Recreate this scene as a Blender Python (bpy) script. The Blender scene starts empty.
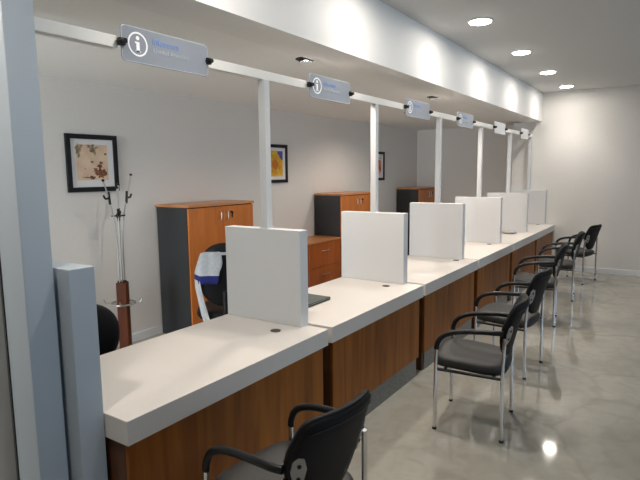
import bpy, bmesh, math, random
from mathutils import Vector, Matrix
C = bpy.context.scene.collection
PI = math.pi
random.seed(4)

# ---------------------------------------------------------------- materials
def mat(name, col, rough=.5, metal=0., spec=.5, coat=0.):
    m = bpy.data.materials.new(name); m.use_nodes = True
    b = m.node_tree.nodes['Principled BSDF']
    b.inputs['Base Color'].default_value = (*col, 1)
    b.inputs['Roughness'].default_value = rough
    b.inputs['Metallic'].default_value = metal
    b.inputs['Specular IOR Level'].default_value = spec
    b.inputs['Coat Weight'].default_value = coat
    return m

def add_noise(m, scale, c1, c2, detail=4, vec_scale=(1, 1, 1), bump=0., rough=None, lo=.35, hi=.65, dist=0.):
    nt = m.node_tree; N = nt.nodes; L = nt.links
    b = N['Principled BSDF']
    tc = N.new('ShaderNodeTexCoord'); mp = N.new('ShaderNodeMapping')
    mp.inputs['Scale'].default_value = vec_scale
    L.new(tc.outputs['Object'], mp.inputs['Vector'])
    n = N.new('ShaderNodeTexNoise'); n.inputs['Scale'].default_value = scale
    n.inputs['Detail'].default_value = detail; n.inputs['Distortion'].default_value = dist
    L.new(mp.outputs['Vector'], n.inputs['Vector'])
    r = N.new('ShaderNodeValToRGB')
    r.color_ramp.elements[0].position = lo; r.color_ramp.elements[0].color = (*c1, 1)
    r.color_ramp.elements[1].position = hi; r.color_ramp.elements[1].color = (*c2, 1)
    L.new(n.outputs['Fac'], r.inputs['Fac']); L.new(r.outputs['Color'], b.inputs['Base Color'])
    if bump:
        bp = N.new('ShaderNodeBump'); bp.inputs['Strength'].default_value = bump; bp.inputs['Distance'].default_value = .002
        L.new(n.outputs['Fac'], bp.inputs['Height']); L.new(bp.outputs['Normal'], b.inputs['Normal'])
    if rough:
        mr = N.new('ShaderNodeMapRange'); mr.inputs['To Min'].default_value = rough[0]; mr.inputs['To Max'].default_value = rough[1]
        L.new(n.outputs['Fac'], mr.inputs['Value']); L.new(mr.outputs['Result'], b.inputs['Roughness'])
    return m

def emit(name, col, s):
    m = bpy.data.materials.new(name); m.use_nodes = True
    nt = m.node_tree; nt.nodes.clear()
    o = nt.nodes.new('ShaderNodeOutputMaterial'); e = nt.nodes.new('ShaderNodeEmission')
    e.inputs['Color'].default_value = (*col, 1); e.inputs['Strength'].default_value = s
    nt.links.new(e.outputs[0], o.inputs[0]); return m

M = {}
M['wall'] = add_noise(mat('wall_paint', (.7, .68, .65), .7), 60, (.69, .67, .64), (.71, .69, .66), 3, bump=.06)
M['office_wall'] = add_noise(mat('office_wall_paint', (.7, .67, .63), .7), 60, (.69, .663, .625), (.71, .683, .645), 3, bump=.06)
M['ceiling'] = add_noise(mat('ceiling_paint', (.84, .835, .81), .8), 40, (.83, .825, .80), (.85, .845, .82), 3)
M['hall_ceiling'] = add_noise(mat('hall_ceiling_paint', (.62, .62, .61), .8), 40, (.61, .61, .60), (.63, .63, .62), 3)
M['soffit'] = mat('soffit_paint', (.80, .79, .77), .6)
M['laminate'] = add_noise(mat('white_laminate', (.66, .62, .58), .42), 300, (.65, .61, .57), (.68, .64, .60), 2)
M['divider'] = mat('white_melamine', (.66, .67, .68), .4)
M['column'] = mat('column_paint', (.40, .455, .51), .5)
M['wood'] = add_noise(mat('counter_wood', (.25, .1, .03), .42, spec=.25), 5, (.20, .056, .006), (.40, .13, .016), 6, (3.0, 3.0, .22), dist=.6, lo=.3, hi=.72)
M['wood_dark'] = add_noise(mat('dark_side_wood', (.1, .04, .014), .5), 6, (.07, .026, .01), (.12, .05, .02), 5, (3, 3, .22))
M['cherry'] = add_noise(mat('cabinet_cherry', (.45, .15, .03), .35), 5, (.46, .13, .016), (.56, .18, .028), 5, (2.5, 2.5, .3), dist=.5)
M['cherry_top'] = add_noise(mat('cabinet_top_cherry', (.5, .2, .06), .3), 5, (.46, .19, .065), (.54, .23, .085), 5, (2.5, .4, 2.5), dist=.5)
M['drawer_wood_shaded'] = add_noise(mat('drawer_cherry_shaded', (.34, .085, .014), .35), 5, (.30, .07, .01), (.38, .10, .018), 5, (2.5, 2.5, .3), dist=.5)  # cabinet cherry toned redder, dimmer light low down put into the colour
M['charcoal'] = add_noise(mat('charcoal_board', (.03, .033, .035), .45), 200, (.021, .023, .025), (.027, .029, .031), 2)
M['leather'] = add_noise(mat('black_vinyl', (.01, .01, .011), .55, spec=.16), 350, (.007, .007, .008), (.012, .012, .013), 3, bump=.12)
M['seat_vinyl'] = add_noise(mat('seat_vinyl', (.03, .03, .03), .5, spec=.3), 350, (.024, .0235, .023), (.034, .033, .032), 3, bump=.12)
M['plastic'] = mat('black_plastic', (.009, .009, .0095), .36, spec=.35)
M['rubber'] = mat('black_rubber', (.015, .015, .015), .7)
M['chrome'] = mat('chrome', (.78, .79, .82), .16, 1.)
M['bracket'] = mat('satin_metal', (.38, .38, .37), .38, .8)
M['plinth'] = add_noise(mat('plinth_grey', (.17, .168, .15), .3), 12, (.13, .13, .118), (.2, .198, .18), 3, (1, 3, 6))
M['rail'] = mat('white_metal', (.80, .79, .75), .4)
M['post'] = mat('post_white', (.60, .61, .62), .4)
M['sign'] = mat('frosted_acrylic', (.25, .275, .315), .3)
M['sign_edge'] = mat('acrylic_edge', (.42, .45, .5), .3)
M['ink_white'] = mat('ink_white', (.9, .91, .93), .5)
M['ink_pale'] = mat('ink_pale', (.42, .46, .52), .5)
M['ink_blue'] = mat('ink_blue', (.16, .28, .62), .5)
M['sign_blank'] = mat('pale_acrylic', (.44, .45, .46), .3)
M['frame'] = mat('black_frame', (.008, .008, .009), .5, spec=.25)
M['mat_board'] = mat('mat_board', (.74, .73, .72), .7)
M['print_beige'] = add_noise(mat('print_beige', (.7, .5, .35), .7), 9, (.66, .44, .32), (.74, .58, .40), 5)
M['print_brown'] = add_noise(mat('print_brown', (.15, .05, .02), .7), 30, (.08, .028, .015), (.30, .11, .045), 4)
M['print_olive'] = add_noise(mat('print_olive', (.2, .15, .08), .7), 40, (.12, .09, .05), (.42, .32, .2), 4)
M['print_yellow'] = add_noise(mat('print_yellow', (.8, .45, .02), .6), 25, (.72, .32, .012), (.85, .56, .04), 4)
M['print_orange'] = mat('print_orange', (.62, .17, .015), .6)
M['print_blue'] = mat('print_blue', (.09, .08, .32), .6)
M['print_red'] = add_noise(mat('print_red', (.55, .13, .08), .6), 14, (.42, .09, .06), (.62, .2, .13), 4)
M['print_pink'] = mat('print_pink', (.75, .42, .36), .6)
M['stand_wood'] = add_noise(mat('stand_wood', (.1, .03, .012), .55, spec=.2), 6, (.060, .014, .005), (.10, .026, .008), 5, (3, 3, .3))
M['steel'] = mat('brushed_steel', (.55, .54, .52), .3, 1.)
M['jacket'] = add_noise(mat('white_cloth', (.7, .72, .74), .85), 40, (.78, .80, .82), (.86, .88, .9), 4, bump=.3)
M['jacket_blue'] = mat('blue_cloth', (.04, .055, .30), .85)
M['screen'] = mat('glossy_lid', (.05, .07, .065), .12)
M['grommet'] = mat('grommet_brown', (.05, .035, .025), .45)
M['dish'] = mat('dish_grey', (.40, .40, .39), .35)
M['baseboard'] = mat('baseboard_white', (.72, .73, .74), .4)
M['lens'] = emit('lamp_lens', (1, .96, .90), 22)
M['trim_ring'] = mat('lamp_ring', (.8, .8, .78), .4)
M['panel_grey'] = mat('door_grey', (.10, .10, .097), .5)
M['winframe'] = mat('window_frame_grey', (.45, .46, .47), .4)
M['shade'] = mat('shade', (.6, .6, .58), .8)

# polished concrete floor
def floor_mat():
    m = mat('polished_floor', (.4, .38, .33), .12); nt = m.node_tree; N = nt.nodes; L = nt.links; b = N['Principled BSDF']
    tc = N.new('ShaderNodeTexCoord')
    def noise(scale, detail, dist, c1, c2, lo, hi):
        n = N.new('ShaderNodeTexNoise'); n.inputs['Scale'].default_value = scale; n.inputs['Detail'].default_value = detail
        n.inputs['Distortion'].default_value = dist; L.new(tc.outputs['Object'], n.inputs['Vector'])
        r = N.new('ShaderNodeValToRGB'); r.color_ramp.elements[0].position = lo; r.color_ramp.elements[1].position = hi
        r.color_ramp.elements[0].color = (*c1, 1); r.color_ramp.elements[1].color = (*c2, 1)
        L.new(n.outputs['Fac'], r.inputs['Fac']); return n, r
    n1, r1 = noise(1.6, 7, .8, (.315, .302, .258), (.375, .362, .315), .3, .7)
    n2, r2 = noise(6.5, 8, 1.2, (.90, .88, .86), (1.02, 1.02, 1.02), .30, .58)
    # faint wandering hairlines of the slab
    v = N.new('ShaderNodeTexVoronoi'); v.feature = 'DISTANCE_TO_EDGE'; v.inputs['Scale'].default_value = 1.3
    nm = N.new('ShaderNodeTexNoise'); nm.inputs['Scale'].default_value = 2.; nm.inputs['Detail'].default_value = 5
    L.new(tc.outputs['Object'], nm.inputs['Vector'])
    mx = N.new('ShaderNodeMix'); mx.data_type = 'VECTOR'; mx.inputs['Factor'].default_value = .25
    L.new(tc.outputs['Object'], mx.inputs[4]); L.new(nm.outputs['Color'], mx.inputs[5]); L.new(mx.outputs[1], v.inputs['Vector'])
    r3 = N.new('ShaderNodeValToRGB'); r3.color_ramp.elements[0].position = 0; r3.color_ramp.elements[1].position = .03
    r3.color_ramp.elements[0].color = (.86, .85, .84, 1); r3.color_ramp.elements[1].color = (1, 1, 1, 1)
    L.new(v.outputs['Distance'], r3.inputs['Fac'])
    def mul(a, c):
        k = N.new('ShaderNodeMix'); k.data_type = 'RGBA'; k.blend_type = 'MULTIPLY'; k.inputs['Factor'].default_value = 1
        L.new(a, k.inputs[6]); L.new(c, k.inputs[7]); return k.outputs[2]
    L.new(mul(mul(r1.outputs['Color'], r2.outputs['Color']), r3.outputs['Color']), b.inputs['Base Color'])
    mr = N.new('ShaderNodeMapRange'); mr.inputs['To Min'].default_value = .035; mr.inputs['To Max'].default_value = .09
    L.new(n2.outputs['Fac'], mr.inputs['Value']); L.new(mr.outputs['Result'], b.inputs['Roughness'])
    return m
M['floor'] = floor_mat()

def glass_mat():
    m = bpy.data.materials.new('window_glass'); m.use_nodes = True; nt = m.node_tree; nt.nodes.clear()
    o = nt.nodes.new('ShaderNodeOutputMaterial'); mx = nt.nodes.new('ShaderNodeMixShader')
    t = nt.nodes.new('ShaderNodeBsdfTransparent'); g = nt.nodes.new('ShaderNodeBsdfGlossy'); f = nt.nodes.new('ShaderNodeFresnel')
    t.inputs['Color'].default_value = (.93, .96, .97, 1); g.inputs['Roughness'].default_value = .02
    nt.links.new(f.outputs[0], mx.inputs[0]); nt.links.new(t.outputs[0], mx.inputs[1]); nt.links.new(g.outputs[0], mx.inputs[2])
    nt.links.new(mx.outputs[0], o.inputs[0]); return m
M['glass'] = glass_mat()

# ---------------------------------------------------------------- mesh helpers
def obj(name, bm, m, parent=None, smooth=False, mats=None):
    bmesh.ops.recalc_face_normals(bm, faces=bm.faces[:])
    me = bpy.data.meshes.new(name); bm.to_mesh(me); bm.free()
    for k in (mats or [m]): me.materials.append(k)
    if smooth:
        for p in me.polygons: p.use_smooth = True
    o = bpy.data.objects.new(name, me); C.objects.link(o)
    if smooth and smooth != 'all':
        try: me.set_sharp_from_angle(angle=math.radians(smooth if smooth > 1 else 40))
        except Exception: pass
    if parent: o.parent = parent
    return o

def box(bm, x0, x1, y0, y1, z0, z1, bev=0., seg=2, mi=0, mtx=None):
    vs = [bm.verts.new(v) for v in ((x0, y0, z0), (x1, y0, z0), (x1, y1, z0), (x0, y1, z0), (x0, y0, z1), (x1, y0, z1), (x1, y1, z1), (x0, y1, z1))]
    fs = [bm.faces.new([vs[i] for i in q]) for q in ((0, 3, 2, 1), (4, 5, 6, 7), (0, 1, 5, 4), (1, 2, 6, 5), (2, 3, 7, 6), (3, 0, 4, 7))]
    for f in fs: f.material_index = mi
    allv = vs
    if bev:
        es = list({e for f in fs for e in f.edges})
        r = bmesh.ops.bevel(bm, geom=es, offset=bev, segments=seg, profile=.5, affect='EDGES', clamp_overlap=True)
        allv = list({v for v in vs if v.is_valid} | {v for f in r['faces'] for v in f.verts})
        for f in r['faces']: f.material_index = mi
    if mtx is not None: bmesh.ops.transform(bm, matrix=mtx, verts=allv)
    return bm

def B(*a, **k):
    return box(bmesh.new(), *a, **k)

def smooth_path(pts, n=6):
    P = [Vector(p) for p in pts]
    if len(P) < 3: return P
    out = []
    Q = [P[0] * 2 - P[1]] + P + [P[-1] * 2 - P[-2]]
    for i in range(1, len(Q) - 2):
        a, b, c, d = Q[i - 1:i + 3]
        for k in range(n):
            t = k / n
            out.append(.5 * ((2 * b) + (c - a) * t + (2 * a - 5 * b + 4 * c - d) * t * t + (3 * b - a - 3 * c + d) * t ** 3))
    out.append(P[-1]); return out

def loft(bm, rings, caps=True, closed=False, mi=0):
    R = [[bm.verts.new(p) for p in r] for r in rings]
    n = len(R[0])
    rng = range(len(R)) if closed else range(len(R) - 1)
    for i in rng:
        a, b = R[i], R[(i + 1) % len(R)]
        for j in range(n):
            f = bm.faces.new((a[j], a[(j + 1) % n], b[(j + 1) % n], b[j])); f.material_index = mi
    if caps and not closed:
        f = bm.faces.new(R[0][::-1]); f.material_index = mi
        f = bm.faces.new(R[-1]); f.material_index = mi
    return bm

def tube(bm, pts, r, n=10, smooth=0, mi=0, r2=None, closed=False):
    P = smooth_path(pts, smooth) if smooth else [Vector(p) for p in pts]
    rings = []
    t0 = (P[1] - P[0]).normalized()
    up = Vector((0, 0, 1)) if abs(t0.z) < .9 else Vector((0, 1, 0))
    u = (up - t0 * up.dot(t0)).normalized()
    for i, p in enumerate(P):
        if closed: t = (P[(i + 1) % len(P)] - P[i - 1]).normalized()
        else: t = (P[min(i + 1, len(P) - 1)] - P[max(i - 1, 0)]).normalized()
        u = (u - t * u.dot(t)).normalized(); v = t.cross(u)
        ra, rb = (r, r2) if r2 else (r, r)
        rings.append([p + u * math.cos(2 * PI * k / n) * ra + v * math.sin(2 * PI * k / n) * rb for k in range(n)])
    return loft(bm, rings, closed=closed, mi=mi)

def lathe(bm, prof, c=(0, 0, 0), n=32, mi=0):
    c = Vector(c)
    return loft(bm, [[c + Vector((r * math.cos(2 * PI * k / n), r * math.sin(2 * PI * k / n), z)) for k in range(n)] for r, z in prof], mi=mi)

def prism(bm, pts, off, mi=0):
    off = Vector(off); a = [Vector(p) for p in pts]
    return loft(bm, [a, [p + off for p in a]], mi=mi)

def superell(cx, cy, ax, ay, n=40, e=4.):
    out = []
    for k in range(n):
        t = 2 * PI * k / n; c, s = math.cos(t), math.sin(t)
        out.append((cx + ax * math.copysign(abs(c) ** (2 / e), c), cy + ay * math.copysign(abs(s) ** (2 / e), s)))
    return out

def thing(name, label, cat, loc=(0, 0, 0), rz=0., group=None):
    o = bpy.data.objects.new(name, None); C.objects.link(o)
    o.empty_display_size = .1
    o.location = loc; o.rotation_euler = (0, 0, rz); o['label'] = label; o['category'] = cat
    if group: o['group'] = group
    return o
def tag(o, label, cat, group=None):
    o['label'] = label; o['category'] = cat
    if group: o['group'] = group
    return o
def struct(name, bm, m, smooth=False, mats=None):
    o = obj(name, bm, m, None, smooth, mats); o['kind'] = 'structure'; return o
def copy_tree(root, loc, rz, label):
    r = root.copy(); C.objects.link(r); r.location = loc; r.rotation_euler = (0, 0, rz); r['label'] = label
    for ch in list(root.children):
        c = ch.copy(); C.objects.link(c); c.parent = r
        for g in list(ch.children):
            d = g.copy(); C.objects.link(d); d.parent = c
    return r

# ---------------------------------------------------------------- key dimensions (metres)
XF, XB, ZT, TH = -1.619, -2.352, .75, .098          # counter front, back, top, slab
Y1, SP, GAP = 1.134, 1.405, .039                    # first counter, pitch, gap
XP, PW, PT, PZ = -1.765, .581, .078, 1.319          # dividers
YF, YO = 9.44, 10.12                                # hall end wall, office end wall
XS, ZS, ZC = -1.893, 2.443, 2.90                    # soffit face, soffit underside, hall ceiling
ZO = 2.468                                          # office ceiling
XW = -4.38                                          # office back wall
XR, YN = 4.2, -3.2                                  # hall right wall, near wall
XM = -2.05                                          # post and rail line

# ---------------------------------------------------------------- setting
struct('floor', B(XW - .1, XR + .1, YN - .1, YO + .1, -.1, 0), M['floor'])
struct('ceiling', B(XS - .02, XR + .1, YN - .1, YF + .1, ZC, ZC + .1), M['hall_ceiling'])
struct('ceiling_office', B(XW - .1, -2.2, YN - .1, YO + .1, ZO, ZO + .1), M['ceiling'])
struct('soffit', B(-2.2, XS, YN - .1, YO, ZS, ZC + .1), M['soffit'])
struct('wall_left', B(XW - .1, XW, YN - .1, YO + .1, 0, ZO), M['office_wall'])
struct('wall_office_end', B(XW, -2.2, YO, YO + .1, 0, ZO), M['office_wall'])
bm = bmesh.new(); box(bm, -2.34, XR + .1, YF, YF + .1, 0, ZS)
box(bm, XS, XR + .1, YF, YF + .1, ZS, ZC)
box(bm, -2.34, -2.24, YF + .1, YO, 0, ZS)
struct('wall_far', bm, M['wall'])
struct('light_block_wall', B(-2.3, -2.2, YN, .45, 0, ZS), M['wall'])  # unseen wall added to keep near window light off the column
bm = bmesh.new(); OW = (-4.1, -2.3, .9, 2.2)          # near wall with an unseen window added to brighten the office
box(bm, XW, OW[0], YN - .1, YN, 0, ZC); box(bm, OW[1], XR + .1, YN - .1, YN, 0, ZC); box(bm, OW[0], OW[1], YN - .1, YN, 0, OW[2]); box(bm, OW[0], OW[1], YN - .1, YN, OW[3], ZC)
struct('wall_near', bm, M['wall'])
bm = bmesh.new(); t = .05
for z in (OW[2], OW[3] - t): box(bm, OW[0], OW[1], YN - .08, YN - .02, z, z + t)
for x in (OW[0], (OW[0] + OW[1]) / 2 - t / 2, OW[1] - t): box(bm, x, x + t, YN - .08, YN - .02, OW[2] + t, OW[3] - t)
w = struct('window_4', bm, M['winframe']); obj('pane', B(OW[0] + t, OW[1] - t, YN - .055, YN - .045, OW[2] + t, OW[3] - t), M['glass'], w)
# right wall with three tall windows
WINS = [(-1.9, .9), (1.9, 4.7), (5.7, 8.5)]; WZ0, WZ1 = .75, 2.45
bm = bmesh.new()
box(bm, XR, XR + .1, YN, YF, 0, WZ0); box(bm, XR, XR + .1, YN, YF, WZ1, ZC)
ys = [YN] + [v for w in WINS for v in w] + [YF]
for a, b in zip(ys[0::2], ys[1::2]): box(bm, XR, XR + .1, a, b, WZ0, WZ1)
struct('wall_right', bm, M['wall'])
for i, (a, b) in enumerate(WINS):
    bm = bmesh.new(); t = .05
    box(bm, XR + .02, XR + .08, a, b, WZ0, WZ0 + t); box(bm, XR + .02, XR + .08, a, b, WZ1 - t, WZ1)
    for yy in (a, (a + b) / 2 - t / 2, b - t): box(bm, XR + .02, XR + .08, yy, yy + t, WZ0 + t, WZ1 - t)
    w = struct('window_%d' % (i + 1), bm, M['winframe'])
    g = obj('pane', B(XR + .045, XR + .055, a + t, b - t, WZ0 + t, WZ1 - t), M['glass'], w)
# baseboards
def baseb(name, *a): struct(name, B(*a, bev=.003), M['baseboard'])
baseb('baseboard_left', XW, XW + .014, YN, YO, 0, .085)
baseb('baseboard_far', -1.6, XR, YF - .014, YF, 0, .085)
baseb('baseboard_right', XR - .014, XR, YN, YF, 0, .085)
# column at the near left, its dark joint and the grey leaf behind it
struct('column', B(-1.965, -1.815, .908, 1.012, 0, ZC, bev=.003), M['column'])
struct('trim_1', B(-1.978, -1.966, .905, 1.0, 0, ZS), M['rubber'])
d = struct('door_1', B(-2.85, -1.980, .93, .97, .008, ZS - .01, bev=.002), M['panel_grey'])
hb = bmesh.new(); tube(hb, [(-2.75, .93, 1.02), (-2.75, .88, 1.02), (-2.62, .88, 1.02)], .009, 10)
obj('door_handle', hb, M['chrome'], d, smooth=40)
# upright end panel beside the first counter
e = obj('end_panel', B(XP - .60, -1.752, 1.03, 1.131, 0, PZ, bev=.003), M['column'])
tag(e, 'white waist-high end panel standing between the column and the nearest counter', 'panel')

# ---------------------------------------------------------------- ceiling lamps
def downlight(y, label, seen=True):
    bm = bmesh.new()
    lathe(bm, [(.080, ZC - .001), (.106, ZC - .001), (.106, ZC - .004), (.102, ZC - .007), (.085, ZC - .007)], (0, 0, 0), 40)
    x = -1.45
    if seen:
        t = thing('downlight', label, 'ceiling lamp', (x, y, ZC), 0, 'recessed downlights of the hall ceiling')
    else:
        t = bpy.data.objects.new('downlight', None); C.objects.link(t); t.location = (x, y, ZC); t['kind'] = 'structure'
    bmesh.ops.translate(bm, vec=(0, 0, -ZC), verts=bm.verts[:])
    obj('trim_ring', bm, M['trim_ring'], t, smooth=40)
    bm = bmesh.new(); lathe(bm, [(.084, -.0015), (.088, -.013), (.075, -.0175), (.05, -.0195), (.001, -.0205)], n=40)
    obj('lens', bm, M['lens'], t, smooth=40)
    l = bpy.data.lights.new('downlight_beam', 'AREA'); l.shape = 'DISK'; l.size = .15; l.energy = SPOT_W; l.color = (1, .93, .84)
    lo = bpy.data.objects.new('downlight_beam', l); C.objects.link(lo); lo.location = (x, y, ZC - .0225)
    l = bpy.data.lights.new('downlight_cone', 'SPOT'); l.energy = CONE_W; l.color = (1, .93, .84); l.spot_size = math.radians(112); l.spot_blend = .8; l.shadow_soft_size = .07
    lo = bpy.data.objects.new('downlight_cone', l); C.objects.link(lo); lo.location = (x, y, ZC - .03)
SPOT_W, CONE_W = 6.2, 46
ords = ['nearest the camera, largest of the four', 'second from the camera', 'third from the camera', 'farthest, closest to the end wall']
for k, y in enumerate([.39, 1.80, 3.22]): downlight(y, '', False)
for k, y in enumerate([4.63, 6.065, 7.48, 8.89]):
    downlight(y, 'round recessed ceiling downlight, ' + ords[k], True)

# recessed office downlights above the counters: only dark rims show at this grazing angle; the last is unseen and added
OFF_W = 46
for k, (y, lab) in enumerate([(3.26, 'small dark-rimmed ceiling spotlight left of the soffit edge, nearer of the two'), (5.72, 'small dark-rimmed ceiling spotlight beside the soffit, farther of the two'), (.80, ''), (7.0, '')]):
    X = -3.15 if y == 7.0 else -2.285  # last lamp is added behind a sign to brighten the far office
    if lab: t = thing('ceiling_spotlight', lab, 'spotlight', (X, y, ZO), 0, 'dark-rimmed spotlights of the office ceiling')
    else:
        t = bpy.data.objects.new('ceiling_spotlight', None); C.objects.link(t); t.location = (X, y, ZO); t['kind'] = 'structure'
    bm = bmesh.new(); lathe(bm, [(.048, 0), (.078, 0), (.076, -.004), (.056, -.007), (.052, -.020), (.047, -.020), (.048, 0)], n=36)
    obj('rim', bm, M['rubber'], t, smooth=40)
    bm = bmesh.new(); lathe(bm, [(.046, -.001), (.046, -.003), (.001, -.003)], n=32)
    obj('lens', bm, M['lens'], t, smooth=40)
    l = bpy.data.lights.new('office_beam', 'SPOT'); l.energy = OFF_W * (.6 if y < 1 else 1 if y < 5 else 1.15 if y < 6 else .9); l.color = (1, .87, .75)
    l.spot_size = math.radians(160); l.spot_blend = .5; l.shadow_soft_size = .05
    lo = bpy.data.objects.new('office_beam', l); C.objects.link(lo); lo.location = (X, y, ZO - .03)

# ---------------------------------------------------------------- counters, dividers, posts
NM = ['first from the camera', 'second from the camera', 'third from the camera', 'fourth from the camera', 'fifth from the camera', 'sixth and farthest, against the end wall']
def counter(k):
    y0 = Y1 + k * SP; y1 = min(y0 + SP - GAP, YF - .012)
    t = thing('service_counter', 'white-topped wood-fronted service counter, ' + NM[k], 'counter', (0, y0, 0), 0, 'service counters in a row')
    L = y1 - y0
    obj('countertop', B(XB, XF, 0, L, ZT - TH, ZT, bev=.003), M['laminate'], t)
    a = .018 if k == 0 else .05
    obj('front_panel', B(XF - .045, XF - .027, a, L - .02, .155, ZT - TH - .006, bev=.001), M['wood'], t)
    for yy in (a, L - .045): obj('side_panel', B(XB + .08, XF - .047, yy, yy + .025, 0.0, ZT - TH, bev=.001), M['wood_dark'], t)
    obj('plinth', B(XF - .062, XF - .035, a + .03, L - .05, 0, .155, bev=.002), M['plinth'], t)
    gx, gy = (-1.858, 2.31 - Y1) if k != 2 else (-1.80, 2.36 - Y1)
    if k == 5: gy = 1.145
    if k != 4:
        bm = bmesh.new(); lathe(bm, [(.030, ZT), (.030, ZT + .003), (.026, ZT + .0042), (.012, ZT + .003), (.001, ZT + .003)], (gx, gy, 0), 28)
        obj('cable_grommet', bm, M['grommet'], t, smooth=40)
    return t
for k in range(6): counter(k)
for k in range(1, 7):
    yb = min(Y1 + k * SP - GAP, YF - .012) + .010
    o = obj('divider', B(-PW / 2, PW / 2, -PT / 2, PT / 2, 0, PZ - ZT, bev=.003), M['divider'])
    o.location = (XP - PW / 2, yb - PT / 2, ZT + .0004)
    tag(o, 'white upright divider board standing on the counter ' + NM[k - 1], 'divider', 'divider boards on the counters')
    px = XM if k > 1 else XM + .012
    bm = B(-.0245, .0245, -.0245, .0245, .006, 2.187 - PZ, bev=.003)
    t = thing('rail_post', 'slim white square post on top of the divider ' + NM[k - 1], 'post', (px, yb - PT / 2, PZ), 0, 'posts carrying the overhead rail')
    obj('shaft', bm, M['post'], t)
    obj('foot_plate', B(-.034, .034, -.0295, .0295, 0, .006, bev=.001), M['post'], t)

# ---------------------------------------------------------------- overhead rail and hanging signs
def text_mesh(s, size, m, parent, name, loc, ext=.0006):
    cu = bpy.data.curves.new('t', 'FONT'); cu.body = s; cu.size = size; cu.extrude = ext; cu.resolution_u = 3; cu.align_x = 'LEFT'
    to = bpy.data.objects.new('t', cu); C.objects.link(to)
    dg = bpy.context.evaluated_depsgraph_get(); me = bpy.data.meshes.new_from_object(to.evaluated_get(dg))
    bpy.data.objects.remove(to); me.name = name
    # text x -> world +y, text y -> world +z, facing +x
    R = Matrix(((0, 0, 1, 0), (1, 0, 0, 0), (0, 1, 0, 0), (0, 0, 0, 1)))
    me.transform(Matrix.Translation(loc) @ R); me.materials.clear(); me.materials.append(m)
    o = bpy.data.objects.new(name, me); C.objects.link(o); o.parent = parent; return o

ZRL = 2.213
SIGNS = [(1.742, .505), (3.155, .51), (4.65, .545), (5.98, .53), (7.39, .53), (8.80, .50)]
rail = thing('overhead_rail', 'white square overhead rail running along the counters below the soffit', 'rail', (XM, 1.015, ZRL))
cuts = [1.013] + [v for y, w in SIGNS for v in (y - w / 2 - .005, y + w / 2 + .005)] + [YF - .002]
for a, b in zip(cuts[0::2], cuts[1::2]):
    obj('rail_segment', B(-.026, .026, a - 1.015, b - 1.015, -.0255, .0255, bev=.003), M['rail'], rail)
bm = B(-.004, .004, .9, YF - 1.1, -.004, .004)   # thin cable that carries on behind the signs
obj('rail_core', bm, M['rail'], rail)
SL = ['nearest the camera, left of the first post', 'second from the camera, past the first post', 'third from the camera, past the second post',
      'fourth from the camera, past the third post', 'fifth from the camera, past the fourth post', 'farthest one, closest to the end wall']
for k, (y, w) in enumerate(SIGNS):
    col = 'bluish grey hanging information sign, ' if k < 4 else 'pale grey hanging sign plate, '
    t = thing('hanging_sign', col + SL[k], 'sign', (XM + .045, y, ZRL), 0, 'hanging signs on the overhead rail')
    h = .0745
    def rr(hw, hh, r=.02):
        P = []
        for (cx, cz, a0) in ((hw - r, hh - r, 0), (-hw + r, hh - r, 90), (-hw + r, -hh + r, 180), (hw - r, -hh + r, 270)):
            for i in range(7):
                a = math.radians(a0 + 15 * i); P.append((cx + r * math.cos(a), cz + r * math.sin(a)))
        return P
    o1 = [(0, p, q) for p, q in rr(w / 2, h)]
    bm = bmesh.new(); prism(bm, o1, (-.006, 0, 0)); obj('plate', bm, M['sign'] if k < 4 else M['sign_blank'], t)
    bm = bmesh.new()
    tube(bm, [(-.003, p, q) for p, q in rr(w / 2 - .001, h - .001)], .0036, 6, closed=True)
    obj('plate_edge', bm, M['sign_edge'] if k < 4 else M['sign_blank'], t, smooth='all')
    if k < 4:
        bm = bmesh.new(); cy, cz, R1, R2 = -w / 2 + .083, .004, .052, .0445
        n = 40
        rings = [[(xx, cy + rd * math.cos(2 * PI * i / n), cz + rd * math.sin(2 * PI * i / n)) for i in range(n)] for xx, rd in ((.0002, R1), (.0012, R1), (.0012, R2), (.0002, R2))]
        loft(bm, rings, closed=True)
        prism(bm, [(.0002, cy + .009 * math.cos(2 * PI * i / 16), cz + .026 + .009 * math.sin(2 * PI * i / 16)) for i in range(16)], (.001, 0, 0))
        box(bm, .0002, .0012, cy - .0085, cy + .0085, cz - .033, cz + .010); box(bm, .0002, .0012, cy - .015, cy - .0084, cz + .003, cz + .010)
        box(bm, .0002, .0012, cy - .015, cy + .015, cz - .033, cz - .027)
        obj('information_icon', bm, M['ink_white'], t)
        text_mesh('Informes', .044, M['ink_blue'], t, 'blue_lettering', (.0012, -w / 2 + .16, .017))
        text_mesh('Unidad Atenci\u00f3n', .031, M['ink_pale'], t, 'white_lettering', (.0012, -w / 2 + .165, -.019))
    for s in (-1, 1):
        bm = bmesh.new(); yy = s * (w / 2 + .001)
        box(bm, -.0145, .014, yy - .014, yy + .014, -.016, .016, bev=.004)
        tube(bm, [(.010, yy, .0), (.030, yy, .0)], .011, 12); box(bm, -.012, .012, yy - .018, yy + .018, -.005, .005, bev=.002)
        obj('clamp', bm, M['plastic'], t, smooth=40)

# ---------------------------------------------------------------- visitor chairs
def shield(n=44):
    """outline of the backrest (width, height 0..1): wide at the top, tapering to a rounded foot"""
    R = [(.0, 1.0), (.09, .999), (.150, .992), (.186, .965), (.205, .90), (.216, .79), (.224, .66), (.224, .54), (.214, .42), (.193, .30), (.163, .19), (.126, .10), (.08, .035), (.04, .008), (.0, 0)]
    P = smooth_path([(a, b, 0) for a, b in R], 3)
    P = [Vector((p.x * .93, p.y, 0)) for p in P]
    return [(p.x, p.y) for p in P] + [(-p.x, p.y) for p in P[-2:0:-1]]

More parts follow.
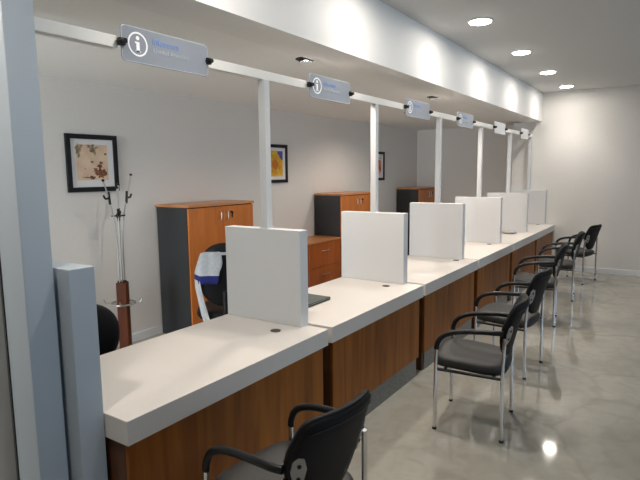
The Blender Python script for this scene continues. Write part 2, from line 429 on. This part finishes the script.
def make_chair(label):
    t = thing('visitor_chair', label, 'chair', (0, 0, 0), 0, 'visitor chairs along the counters')
    # seat cushion: rings of a rounded square, dished a little
    bm = bmesh.new(); rings = []
    for z, s in ((.405, .80), (.408, .90), (.418, .965), (.434, .995), (.450, 1.0), (.463, .985), (.472, .95), (.477, .88), (.4775, .7), (.475, .45), (.472, .2)):
        rg = []
        for x, y in superell(-.012, 0, .232 * s, .232 * s, 48, 4.2):
            f = (-(x + .012) / .232)
            dz = .016 * f - (.03 * max(0, f) ** 4 if z < .46 else .018 * max(0, f) ** 6) * (1 if s > .6 else .3)
            rg.append((x, y * (1 + .04 * f), z + dz))
        rings.append(rg)
    loft(bm, rings); obj('seat', bm, M['seat_vinyl'], t, smooth='all')
    # backrest
    out = shield(); z0, H = .488, .372
    def bend(w, hh, d):      # d = thickness direction, front (-x) .. back
        z = z0 + hh * H
        x = .198 + .075 * hh + .035 * hh * hh - 1.25 * w * w      # leans back, wraps round the sitter
        n = Vector((-1, -2.0 * w, .22)).normalized()
        return Vector((x, w, z)) + n * -d
    bm = bmesh.new(); rings = []
    for d, s in ((-.030, .55), (-.029, .80), (-.024, .92), (-.014, .985), (-.002, 1.0), (.004, .985), (.0045, .96), (.009, .96), (.016, .93), (.019, .85), (.020, .55)):
        rings.append([bend(w * s, .5 + (q - .5) * (1 - (1 - s) * .9), d) for w, q in out])
    loft(bm, rings); obj('backrest', bm, M['leather'], t, smooth='all')
    # welt line across the rear shell top
    bm = bmesh.new(); tube(bm, [bend(w, .90 - 1.2 * w * w, .0195) for w in [i / 20 * .165 for i in range(-20, 21, 2)]], .0035, 8)
    obj('welt', bm, M['plastic'], t, smooth='all')
    for s in (-1, 1):
        Y = .232 * s
        bm = bmesh.new(); tube(bm, [(-.205, Y, .012), (-.203, Y, .30), (-.200, Y, .56)], .0112, 14); l = obj('leg', bm, M['chrome'], t, smooth=50)
        bm = bmesh.new(); lathe(bm, [(.0135, 0), (.0145, .003), (.0140, .014), (.012, .016)], (-.205, Y, 0), 16); obj('foot_cap', bm, M['rubber'], l, smooth=40)
        bm = bmesh.new(); tube(bm, [(.208, Y, .012), (.203, Y, .25), (.202, Y, .46), (.206, Y * .975, .60), (.209, Y * .95, .652)], .0112, 14, 4); l = obj('leg', bm, M['chrome'], t, smooth=50)
        bm = bmesh.new(); lathe(bm, [(.0135, 0), (.0145, .003), (.0140, .014), (.012, .016)], (.208, Y, 0), 16); obj('foot_cap', bm, M['rubber'], l, smooth=40)
        # armrest
        bm = bmesh.new()
        path = [(-.200, Y, .535), (-.196, Y, .565), (-.178, Y, .604), (-.145, Y, .633), (-.09, Y, .655), (-.02, Y, .668), (.08, Y, .678), (.150, Y * .985, .680), (.196, Y * .93, .680)]
        tube(bm, path, .0130, 14, 4, r2=.0160); obj('armrest', bm, M['plastic'], t, smooth=50)
        # bracket plate behind the backrest
        pts = [(.176, .36), (.194, .50), (.194, .60), (.180, .645), (.158, .62), (.140, .50), (.142, .36), (.158, .31)]
        bm = bmesh.new(); loft(bm, [[bend(s * w, q, d) for w, q in pts] for d in (.0175, .0225)])
        br = obj('bracket', bm, M['bracket'], t)
        for w, q in ((.163, .41), (.170, .55)):
            bm = bmesh.new(); tube(bm, [bend(s * w, q, .022), bend(s * w, q, .026)], .0075, 10); obj('bolt', bm, M['plastic'], br, smooth=40)
    bm = bmesh.new()
    for X in (-.15, .15): tube(bm, [(X, -.228, .40), (X, .228, .40)], .010, 10)
    for Y in (-.228, .228): tube(bm, [(-.202, Y, .402), (.203, Y, .398)], .010, 10)
    obj('seat_frame', bm, M['plastic'], t, smooth=50)
    return t

CH = [(-1.184, 1.523, -7, 'black armchair with chrome legs cut by the bottom edge, in front of the nearest counter'),
      (-1.022, 3.352, 7, 'whole black armchair with chrome legs by the second counter, second from the camera'),
      (-1.095, 4.500, -4, 'black armchair with chrome legs by the third counter, third from the camera'),
      (-1.215, 6.10, 8, 'black armchair with chrome legs, fourth from the camera'),
      (-1.225, 7.40, 7, 'black armchair with chrome legs, fifth from the camera, second from the end wall'),
      (-1.17, 8.62, -14, 'black armchair with chrome legs nearest the end wall, turned slightly, last of the row')]
proto = None
for x, y, a, lab in CH:
    if proto is None:
        proto = make_chair(lab); proto.location = (x, y, 0); proto.rotation_euler = (0, 0, math.radians(a))
    else: copy_tree(proto, (x, y, 0), math.radians(a), lab)

# ---------------------------------------------------------------- cabinets
def tall_cabinet(y0, w, label):
    H, D = 1.345, .455
    t = thing('filing_cabinet', label, 'cabinet', (XW + .018, y0, 0), 0, 'tall two-door cabinets along the office wall')
    bm = bmesh.new()
    box(bm, 0, D - .02, 0, .018, 0, H - .028); box(bm, 0, D - .02, w - .018, w, 0, H - .028); box(bm, 0, .012, .018, w - .018, .0, H - .028)
    box(bm, .012, D - .022, .018, w - .018, .06, .08); box(bm, D - .05, D - .035, .018, w - .018, 0, .06)
    obj('carcass', bm, M['charcoal'], t)
    obj('top_board', B(-.004, D + .012, -.006, w + .006, H - .026, H, bev=.002), M['cherry_top'], t)
    for s in (0, 1):
        ya, yb = (.003, w / 2 - .0015) if s == 0 else (w / 2 + .0015, w - .003)
        d = obj('door', B(D - .019, D, ya, yb, .062, H - .036, bev=.0015), M['cherry'], t)
        hy = w / 2 + (-.05 if s == 0 else .05)
        bm = bmesh.new(); tube(bm, [(D, hy, 1.262), (D + .026, hy, 1.254), (D + .030, hy, 1.215), (D + .026, hy, 1.176), (D, hy, 1.168)], .006, 8, 4)
        obj('handle', bm, M['steel'], d, smooth=50)
        if s == 1:
            bm = bmesh.new(); tube(bm, [(D - .001, hy + .075, 1.245), (D + .008, hy + .075, 1.245)], .011, 14)
            box(bm, D + .008, D + .026, hy + .071, hy + .079, 1.228, 1.25, bev=.002)
            box(bm, D + .014, D + .018, hy + .066, hy + .084, 1.185, 1.228, bev=.002)
            obj('lock', bm, M['plastic'], d, smooth=40)
    return t
tall_cabinet(3.55, .955, 'tall cabinet with orange wood doors and dark side, nearest, behind the first divider')
tall_cabinet(6.395, .94, 'tall orange-doored cabinet in the middle, behind the low drawer cabinet and second divider')
tall_cabinet(9.15, .94, 'farthest tall orange-doored cabinet in the corner, seen above the third divider')
# low drawer cabinet
t = thing('drawer_cabinet', 'low reddish wood drawer cabinet beside the middle tall cabinet', 'cabinet', (XW + .018, 5.60, 0))
w, D, H = .785, .445, .735
bm = bmesh.new(); box(bm, 0, D - .02, 0, .018, 0, H - .026); box(bm, 0, D - .02, w - .018, w, 0, H - .026); box(bm, 0, .012, .018, w - .018, 0, H - .026); box(bm, D - .05, D - .035, .018, w - .018, 0, .06)
obj('carcass', bm, M['charcoal'], t)
obj('top_board', B(-.004, D + .01, -.005, w + .005, H - .025, H, bev=.002), M['cherry_top'], t)
for a, b in ((.062, .378), (.382, H - .034)):
    d = obj('drawer', B(D - .019, D, .003, w - .003, a, b, bev=.0015), M['drawer_wood_shaded'], t)
    zz = b - .105
    bm = bmesh.new(); tube(bm, [(D, w / 2 - .075, zz), (D + .022, w / 2 - .068, zz), (D + .026, w / 2, zz), (D + .022, w / 2 + .068, zz), (D, w / 2 + .075, zz)], .0055, 8, 4)
    obj('handle', bm, M['steel'], d, smooth=50)

# ---------------------------------------------------------------- pictures on the office wall
def picture(y0, y1, z0, z1, label, fill):
    w, h = y1 - y0, z1 - z0
    t = thing('framed_picture', label, 'picture', (XW, (y0 + y1) / 2, (z0 + z1) / 2), 0, 'framed pictures on the office wall')
    bm = bmesh.new(); f = .042
    for a, b, c, d in ((-w / 2, w / 2, h / 2 - f, h / 2), (-w / 2, w / 2, -h / 2, -h / 2 + f), (-w / 2, -w / 2 + f, -h / 2 + f, h / 2 - f), (w / 2 - f, w / 2, -h / 2 + f, h / 2 - f)):
        box(bm, .001, .026, a, b, c, d, bev=.003)
    obj('frame', bm, M['frame'], t)
    obj('mat_board', B(.001, .012, -w / 2 + f, w / 2 - f, -h / 2 + f, h / 2 - f), M['mat_board'], t)
    bm = bmesh.new(); mats = fill(bm); obj('print', bm, None, t, mats=mats)
def blob(bm, cy, cz, ry, rz, mi, x=.0136, n=22, jag=.3, seed=0):
    rn = random.Random(seed); pts = []
    for i in range(n):
        a = 2 * PI * i / n; k = 1 + jag * (rn.random() - .5) * 2
        pts.append((x, cy + ry * k * math.cos(a), cz + rz * k * math.sin(a)))
    prism(bm, pts, (.0003, 0, 0), mi)
def fill_leaves(bm):
    box(bm, .012, .0134, -.160, .150, -.150, .165)
    # sprays at the top left and centre, a dark bloom low right of centre
    for s, (cy, cz, ry, rz, mi, jg) in enumerate([(-.140, .118, .022, .050, 2, .5), (-.112, .150, .02, .014, 2, .5), (.0, .135, .035, .026, 2, .6), (.02, .108, .016, .03, 2, .6), (-.03, .150, .03, .012, 2, .5),
            (.128, .083, .012, .010, 1, .3), (-.010, .012, .013, .010, 1, .3), (.064, -.022, .03, .018, 1, .45), (.082, .004, .02, .014, 1, .5), (.068, -.082, .052, .034, 1, .35), (.105, -.088, .03, .028, 1, .4),
            (.02, -.060, .018, .020, 1, .5), (-.012, -.128, .028, .017, 1, .4), (.07, -.118, .03, .014, 1, .5), (-.08, -.05, .012, .004, 2, .4), (-.06, -.126, .05, .004, 1, .5)]):
        blob(bm, cy, cz, ry, rz, mi, jag=jg, seed=s, x=.0135 + .0002 * (s % 4))
    return [M['print_beige'], M['print_brown'], M['print_olive']]
def fill_flower(bm):
    box(bm, .012, .0134, -.165, .155, -.165, .165, mi=1)
    prism(bm, [(.0135, .155, .165), (.0135, .155, .055), (.0135, .125, .04), (.0135, .085, .075), (.0135, .05, .13), (.0135, .04, .165)], (.0001, 0, 0), 0)
    cy, cz = -.01, -.01
    for s, (rad, mi, L, wd, cnt) in enumerate([(.13, 1, .105, .034, 13), (.085, 1, .075, .030, 11)]):
        for i in range(cnt):
            a = 2 * PI * (i + .5 * s) / cnt; u = Vector((0, math.cos(a), math.sin(a))); v = Vector((0, -math.sin(a), math.cos(a)))
            pts = []
            for j in range(12):
                b = 2 * PI * j / 12
                p = Vector((.0136 + .0004 * s, cy, cz)) + u * (rad * .72 + L * .5 * math.cos(b)) + v * wd * math.sin(b)
                p.y = max(-.165, min(.155, p.y)); p.z = max(-.165, min(.165, p.z)); pts.append(p)
            prism(bm, pts, (.0003, 0, 0), mi)
    blob(bm, cy, cz, .062, .062, 2, x=.0146, jag=.12)
    return [M['print_blue'], M['print_yellow'], M['print_orange']]
def fill_red(bm):
    box(bm, .012, .0134, -.165, .155, -.165, .165, mi=0)
    blob(bm, .07, .0, .075, .115, 1, jag=.12, seed=3); blob(bm, -.06, -.02, .08, .10, 1, jag=.2, seed=5)
    blob(bm, .03, -.11, .05, .045, 2, x=.0139, jag=.3, seed=9); blob(bm, .09, .135, .03, .012, 3, jag=.4, seed=11); blob(bm, -.05, .13, .06, .014, 3, jag=.4, seed=12)
    return [M['mat_board'], M['print_red'], M['print_pink'], M['print_olive']]
picture(2.62, 3.125, 1.497, 2.005, 'square black-framed beige print with dark brown splotches, left above coat stand', fill_leaves)
picture(5.25, 5.755, 1.518, 2.017, 'black-framed yellow flower picture half hidden by the first post', fill_flower)
picture(8.125, 8.632, 1.50, 1.998, 'black-framed red flower picture half hidden by the second post', fill_red)

# ---------------------------------------------------------------- coat stand
t = thing('coat_stand', 'coat stand with dark red wood post and four thin splayed metal rods', 'coat stand', (-4.1, 2.912, 0))
bm = bmesh.new(); lathe(bm, [(.17, 0), (.17, .015), (.16, .025), (.05, .035)], n=36); obj('base', bm, M['plastic'], t, smooth=40)
bm = B(-.046, .046, -.046, .046, .030, .685, bev=.008, mtx=Matrix.Rotation(math.radians(38), 4, 'Z')); obj('post', bm, M['stand_wood'], t)
bm = bmesh.new()
for i in range(12):
    a = 2 * PI * i / 12; tube(bm, [(.035 * math.cos(a), .035 * math.sin(a), .684), (.035 * math.cos(a), .035 * math.sin(a), .697)], .006, 8)
obj('stud', bm, M['plastic'], t, smooth=40)
for i, (dx, dy, zt) in enumerate([(.02, -.145, 1.60), (-.03, .175, 1.645), (.05, -.035, 1.535), (-.04, .045, 1.56)]):
    bm = bmesh.new(); s = .18
    tube(bm, [(dx * .2, dy * .2, .66), (dx * .2, dy * .2, 1.0), (dx * .34, dy * .34, 1.25), (dx * .62, dy * .62, 1.43), (dx, dy, zt)], .006, 10, 5)
    r = obj('rod', bm, M['steel'], t, smooth=50)
    bm = bmesh.new(); lathe(bm, [(.004, -.012), (.012, -.006), (.013, .004), (.006, .012)], (dx, dy, zt), 14); obj('knob', bm, M['plastic'], r, smooth=50)
    hz = 1.45 if i < 2 else 1.30
    k = .66 if i < 2 else .42
    u = Vector((dx, dy, 0)).normalized(); p = Vector((dx * k, dy * k, hz))
    bm = bmesh.new(); tube(bm, [p + Vector((0, 0, .045)) - u * .004, p, p + u * .035 + Vector((0, 0, -.008)), p + u * .055 + Vector((0, 0, .022))], .009, 8, 4)
    tube(bm, [p + Vector((0, 0, .05)) - u * .0, p - u * .012 + Vector((0, 0, -.06))], .011, 8)
    obj('hook', bm, M['plastic'], r, smooth=50)
bm = bmesh.new()
for a in (0.3, 0.3 + PI / 2): tube(bm, [(-.06 * math.sin(a), -.06 * math.cos(a), 1.285), (.06 * math.sin(a), .06 * math.cos(a), 1.285)], .007, 8)
lathe(bm, [(.012, 1.26), (.018, 1.27), (.018, 1.30), (.012, 1.31)], n=14)
obj('cross_joint', bm, M['plastic'], t, smooth=40)
bm = bmesh.new()
ring = [(.105 * math.cos(2 * PI * i / 28), .105 * math.sin(2 * PI * i / 28), .49) for i in range(28)]
tube(bm, ring, .009, 8, closed=True)
for i in range(4):
    a = PI / 4 + PI / 2 * i; tube(bm, [(.05 * math.cos(a), .05 * math.sin(a), .49), (.15 * math.cos(a), .15 * math.sin(a), .495), (.165 * math.cos(a), .165 * math.sin(a), .53)], .007, 8)
obj('umbrella_ring', bm, M['steel'], t, smooth=50)

# ---------------------------------------------------------------- office chairs
def office_chair(label, x, y, a, top, arms=True):
    t = thing('office_chair', label, 'office chair', (x, y, 0), math.radians(a), None)
    bm = bmesh.new()
    for i in range(5):
        b = 2 * PI * i / 5; c, s = math.cos(b), math.sin(b)
        tube(bm, [(0, 0, .095), (.16 * c, .16 * s, .085), (.29 * c, .29 * s, .065)], .02, 8, 3)
    obj('star_base', bm, M['plastic'], t, smooth=50)
    for i in range(5):
        b = 2 * PI * i / 5; c, s = math.cos(b) * .29, math.sin(b) * .29
        bm = bmesh.new(); tube(bm, [(c - .02, s, .03), (c + .02, s, .03)], .03, 14); obj('caster', bm, M['plastic'], t, smooth=40)
    bm = bmesh.new(); lathe(bm, [(.035, .08), (.035, .25), (.022, .25), (.022, .42), (.08, .42), (.08, .435)], n=18); obj('gas_column', bm, M['plastic'], t, smooth=40)
    bm = bmesh.new(); rings = []
    for z, s in ((.432, .8), (.438, .93), (.455, .99), (.475, 1), (.495, .98), (.508, .9), (.512, .7), (.51, .3)):
        rings.append([(p, q, z) for p, q in superell(0, 0, .24 * s, .25 * s, 40, 3.4)])
    loft(bm, rings); obj('seat', bm, M['leather'], t, smooth='all')
    H = top - .56
    bm = bmesh.new(); rings = []
    for d, s in ((-.03, .5), (-.03, .8), (-.022, .93), (-.008, 1), (.008, 1), (.02, .95), (.028, .82), (.03, .5)):
        rings.append([(.235 + .10 * ((q / .5 + 1) / 2) - .5 * p * p + d, p, .56 + H / 2 + q * H) for p, q in [(u * s, v * (1 - (1 - s) * .6)) for u, v in superell(0, 0, .22, .5, 44, 2.25)]])
    loft(bm, rings); obj('backrest', bm, M['leather'], t, smooth='all')
    bm = bmesh.new(); tube(bm, [(.05, 0, .43), (.22, 0, .42), (.285, 0, .50), (.30, 0, .70)], .022, 10, 4, r2=.03); obj('back_bar', bm, M['plastic'], t, smooth=50)
    for s in (-1, 1) if arms else ():
        bm = bmesh.new(); tube(bm, [(.02, .2 * s, .44), (.02, .28 * s, .46), (.03, .285 * s, .60), (.02, .285 * s, .665)], .014, 10, 4)
        tube(bm, [(-.13, .285 * s, .672), (.0, .285 * s, .682), (.13, .285 * s, .675)], .018, 10, 3, r2=.028); obj('armrest', bm, M['plastic'], t, smooth=50)
    return t
office_chair('black office chair peeking out beside the end panel behind the nearest counter', -2.885, 1.685, -24, .975, False)
OC = (-3.195, 3.30)
oc = office_chair('black office chair behind the first divider with a jacket over its back', OC[0], OC[1], -46, 1.10, False)

# jacket draped over the second chair's back
def drape():
    """hangs on the left half of the backrest seen from behind: shoulder, body with a blue hem, one long sleeve"""
    bm = bmesh.new(); th = math.radians(-46); R = Matrix.Rotation(th, 3, 'Z'); zt, zb = 1.10, .56; H = zt - zb
    def surf(y, z, off):
        q = (z - zb) / H - .5
        yy = max(-.215, min(.215, y)); wrap = max(0, abs(y) - .205)
        x = .235 + .10 * ((q / .5 + 1) / 2) - .5 * yy * yy + .034 + off - wrap * 2.2
        return R @ Vector((x, y, z)) + Vector((OC[0], OC[1], 0))
    def sheet(rows, blue=()):
        G = []
        n = 14
        for z, yl, yr in rows:
            G.append([bm.verts.new(surf(yl + (yr - yl) * i / n, z, .012 + .005 * math.sin(9 * i / n + 14 * z) + (.006 if z < .85 else 0))) for i in range(n + 1)])
        for j in range(len(G) - 1):
            for i in range(n):
                f = bm.faces.new((G[j][i], G[j][i + 1], G[j + 1][i + 1], G[j + 1][i])); f.material_index = 1 if j in blue else 0
    sheet([(1.035, -.165, -.04), (1.025, -.19, -.03), (.99, -.205, -.025), (.94, -.222, -.02), (.90, -.235, -.03), (.87, -.245, -.045), (.845, -.250, -.050), (.835, -.25, -.052), (.815, -.25, -.055), (.79, -.246, -.058), (.765, -.235, -.07)], (7, 8, 9))
    sheet([(.79, -.252, -.205), (.72, -.25, -.195), (.66, -.238, -.185), (.58, -.222, -.168), (.50, -.205, -.15), (.44, -.19, -.135)])
    sheet([(1.03, -.05, .19), (1.018, -.05, .195), (1.006, -.05, .19)])
    bmesh.ops.solidify(bm, geom=bm.faces[:], thickness=.006)
    return bm
j = obj('jacket', drape(), None, smooth='all', mats=[M['jacket'], M['jacket_blue']])
tag(j, 'white jacket with a blue band draped over the office chair behind the first divider', 'jacket')

# ---------------------------------------------------------------- things on the counters
t = thing('laptop', 'dark closed laptop lying on the second counter behind the first divider', 'laptop', (-2.105, 2.965, ZT), math.radians(0))
obj('base', B(-.115, .115, -.14, .14, .002, .012, bev=.003), M['plastic'], t)
obj('lid', B(-.115, .115, -.14, .14, .0145, .022, bev=.003), M['screen'], t)
obj('edge_strip', B(-.113, .113, -.138, .138, .012, .0145), M['bracket'], t)
bm = bmesh.new(); lathe(bm, [(.070, 0), (.098, .008), (.105, .022), (.098, .034), (.07, .040), (.03, .041), (.001, .041)], n=36)
d = obj('dish', bm, M['dish'], smooth=50); d.location = (-1.945, 7.81, ZT)
tag(d, 'small flat round grey dish on the fifth counter in front of its divider', 'dish')

# ---------------------------------------------------------------- light
W = bpy.data.worlds.new('World'); bpy.context.scene.world = W; W.use_nodes = True
bg = W.node_tree.nodes['Background']; bg.inputs[0].default_value = (.62, .78, 1, 1); bg.inputs[1].default_value = 1.0
def area(name, loc, rot, sx, sy, e, col):
    l = bpy.data.lights.new(name, 'AREA'); l.shape = 'RECTANGLE'; l.size = sx; l.size_y = sy; l.energy = e; l.color = col
    o = bpy.data.objects.new(name, l); C.objects.link(o); o.location = loc; o.rotation_euler = rot; return o
for (a, b), E in zip(WINS, (9, 34, 34)):
    area('daylight_fill', (XR + .25, (a + b) / 2, (WZ0 + WZ1) / 2), (0, PI / 2, 0), WZ1 - WZ0, b - a, E, (.52, .74, 1))
area('daylight_fill', ((OW[0] + OW[1]) / 2, YN - .25, (OW[2] + OW[3]) / 2), (PI / 2, 0, 0), OW[1] - OW[0], OW[3] - OW[2], 300, (.97, .97, 1))  # fill for the office through the added window

# ---------------------------------------------------------------- camera
f, pitch, roll, yaw, H = 529.64, .1273, -.0102, .5893, 1.651
fw = Vector((-math.sin(yaw) * math.cos(pitch), math.cos(yaw) * math.cos(pitch), -math.sin(pitch)))
r = Vector((math.cos(yaw), math.sin(yaw), 0)); u = r.cross(fw)
r2 = r * math.cos(roll) + u * math.sin(roll); u2 = u * math.cos(roll) - r * math.sin(roll)
cd = bpy.data.cameras.new('camera'); cam = bpy.data.objects.new('camera', cd); C.objects.link(cam)
mtx = Matrix((r2, u2, -fw)).transposed().to_4x4(); mtx.translation = (0, 0, H); cam.matrix_world = mtx
cd.sensor_fit = 'HORIZONTAL'; cd.sensor_width = 36; cd.lens = f / 640 * 36; cd.clip_start = .05
S = bpy.context.scene; S.camera = cam
S.view_settings.view_transform = 'Standard'; S.view_settings.look = 'None'; S.view_settings.exposure = .13; S.view_settings.gamma = 1
S.view_settings.use_curve_mapping = False
try: S.cycles.max_bounces = 10; S.cycles.diffuse_bounces = 6
except Exception: pass
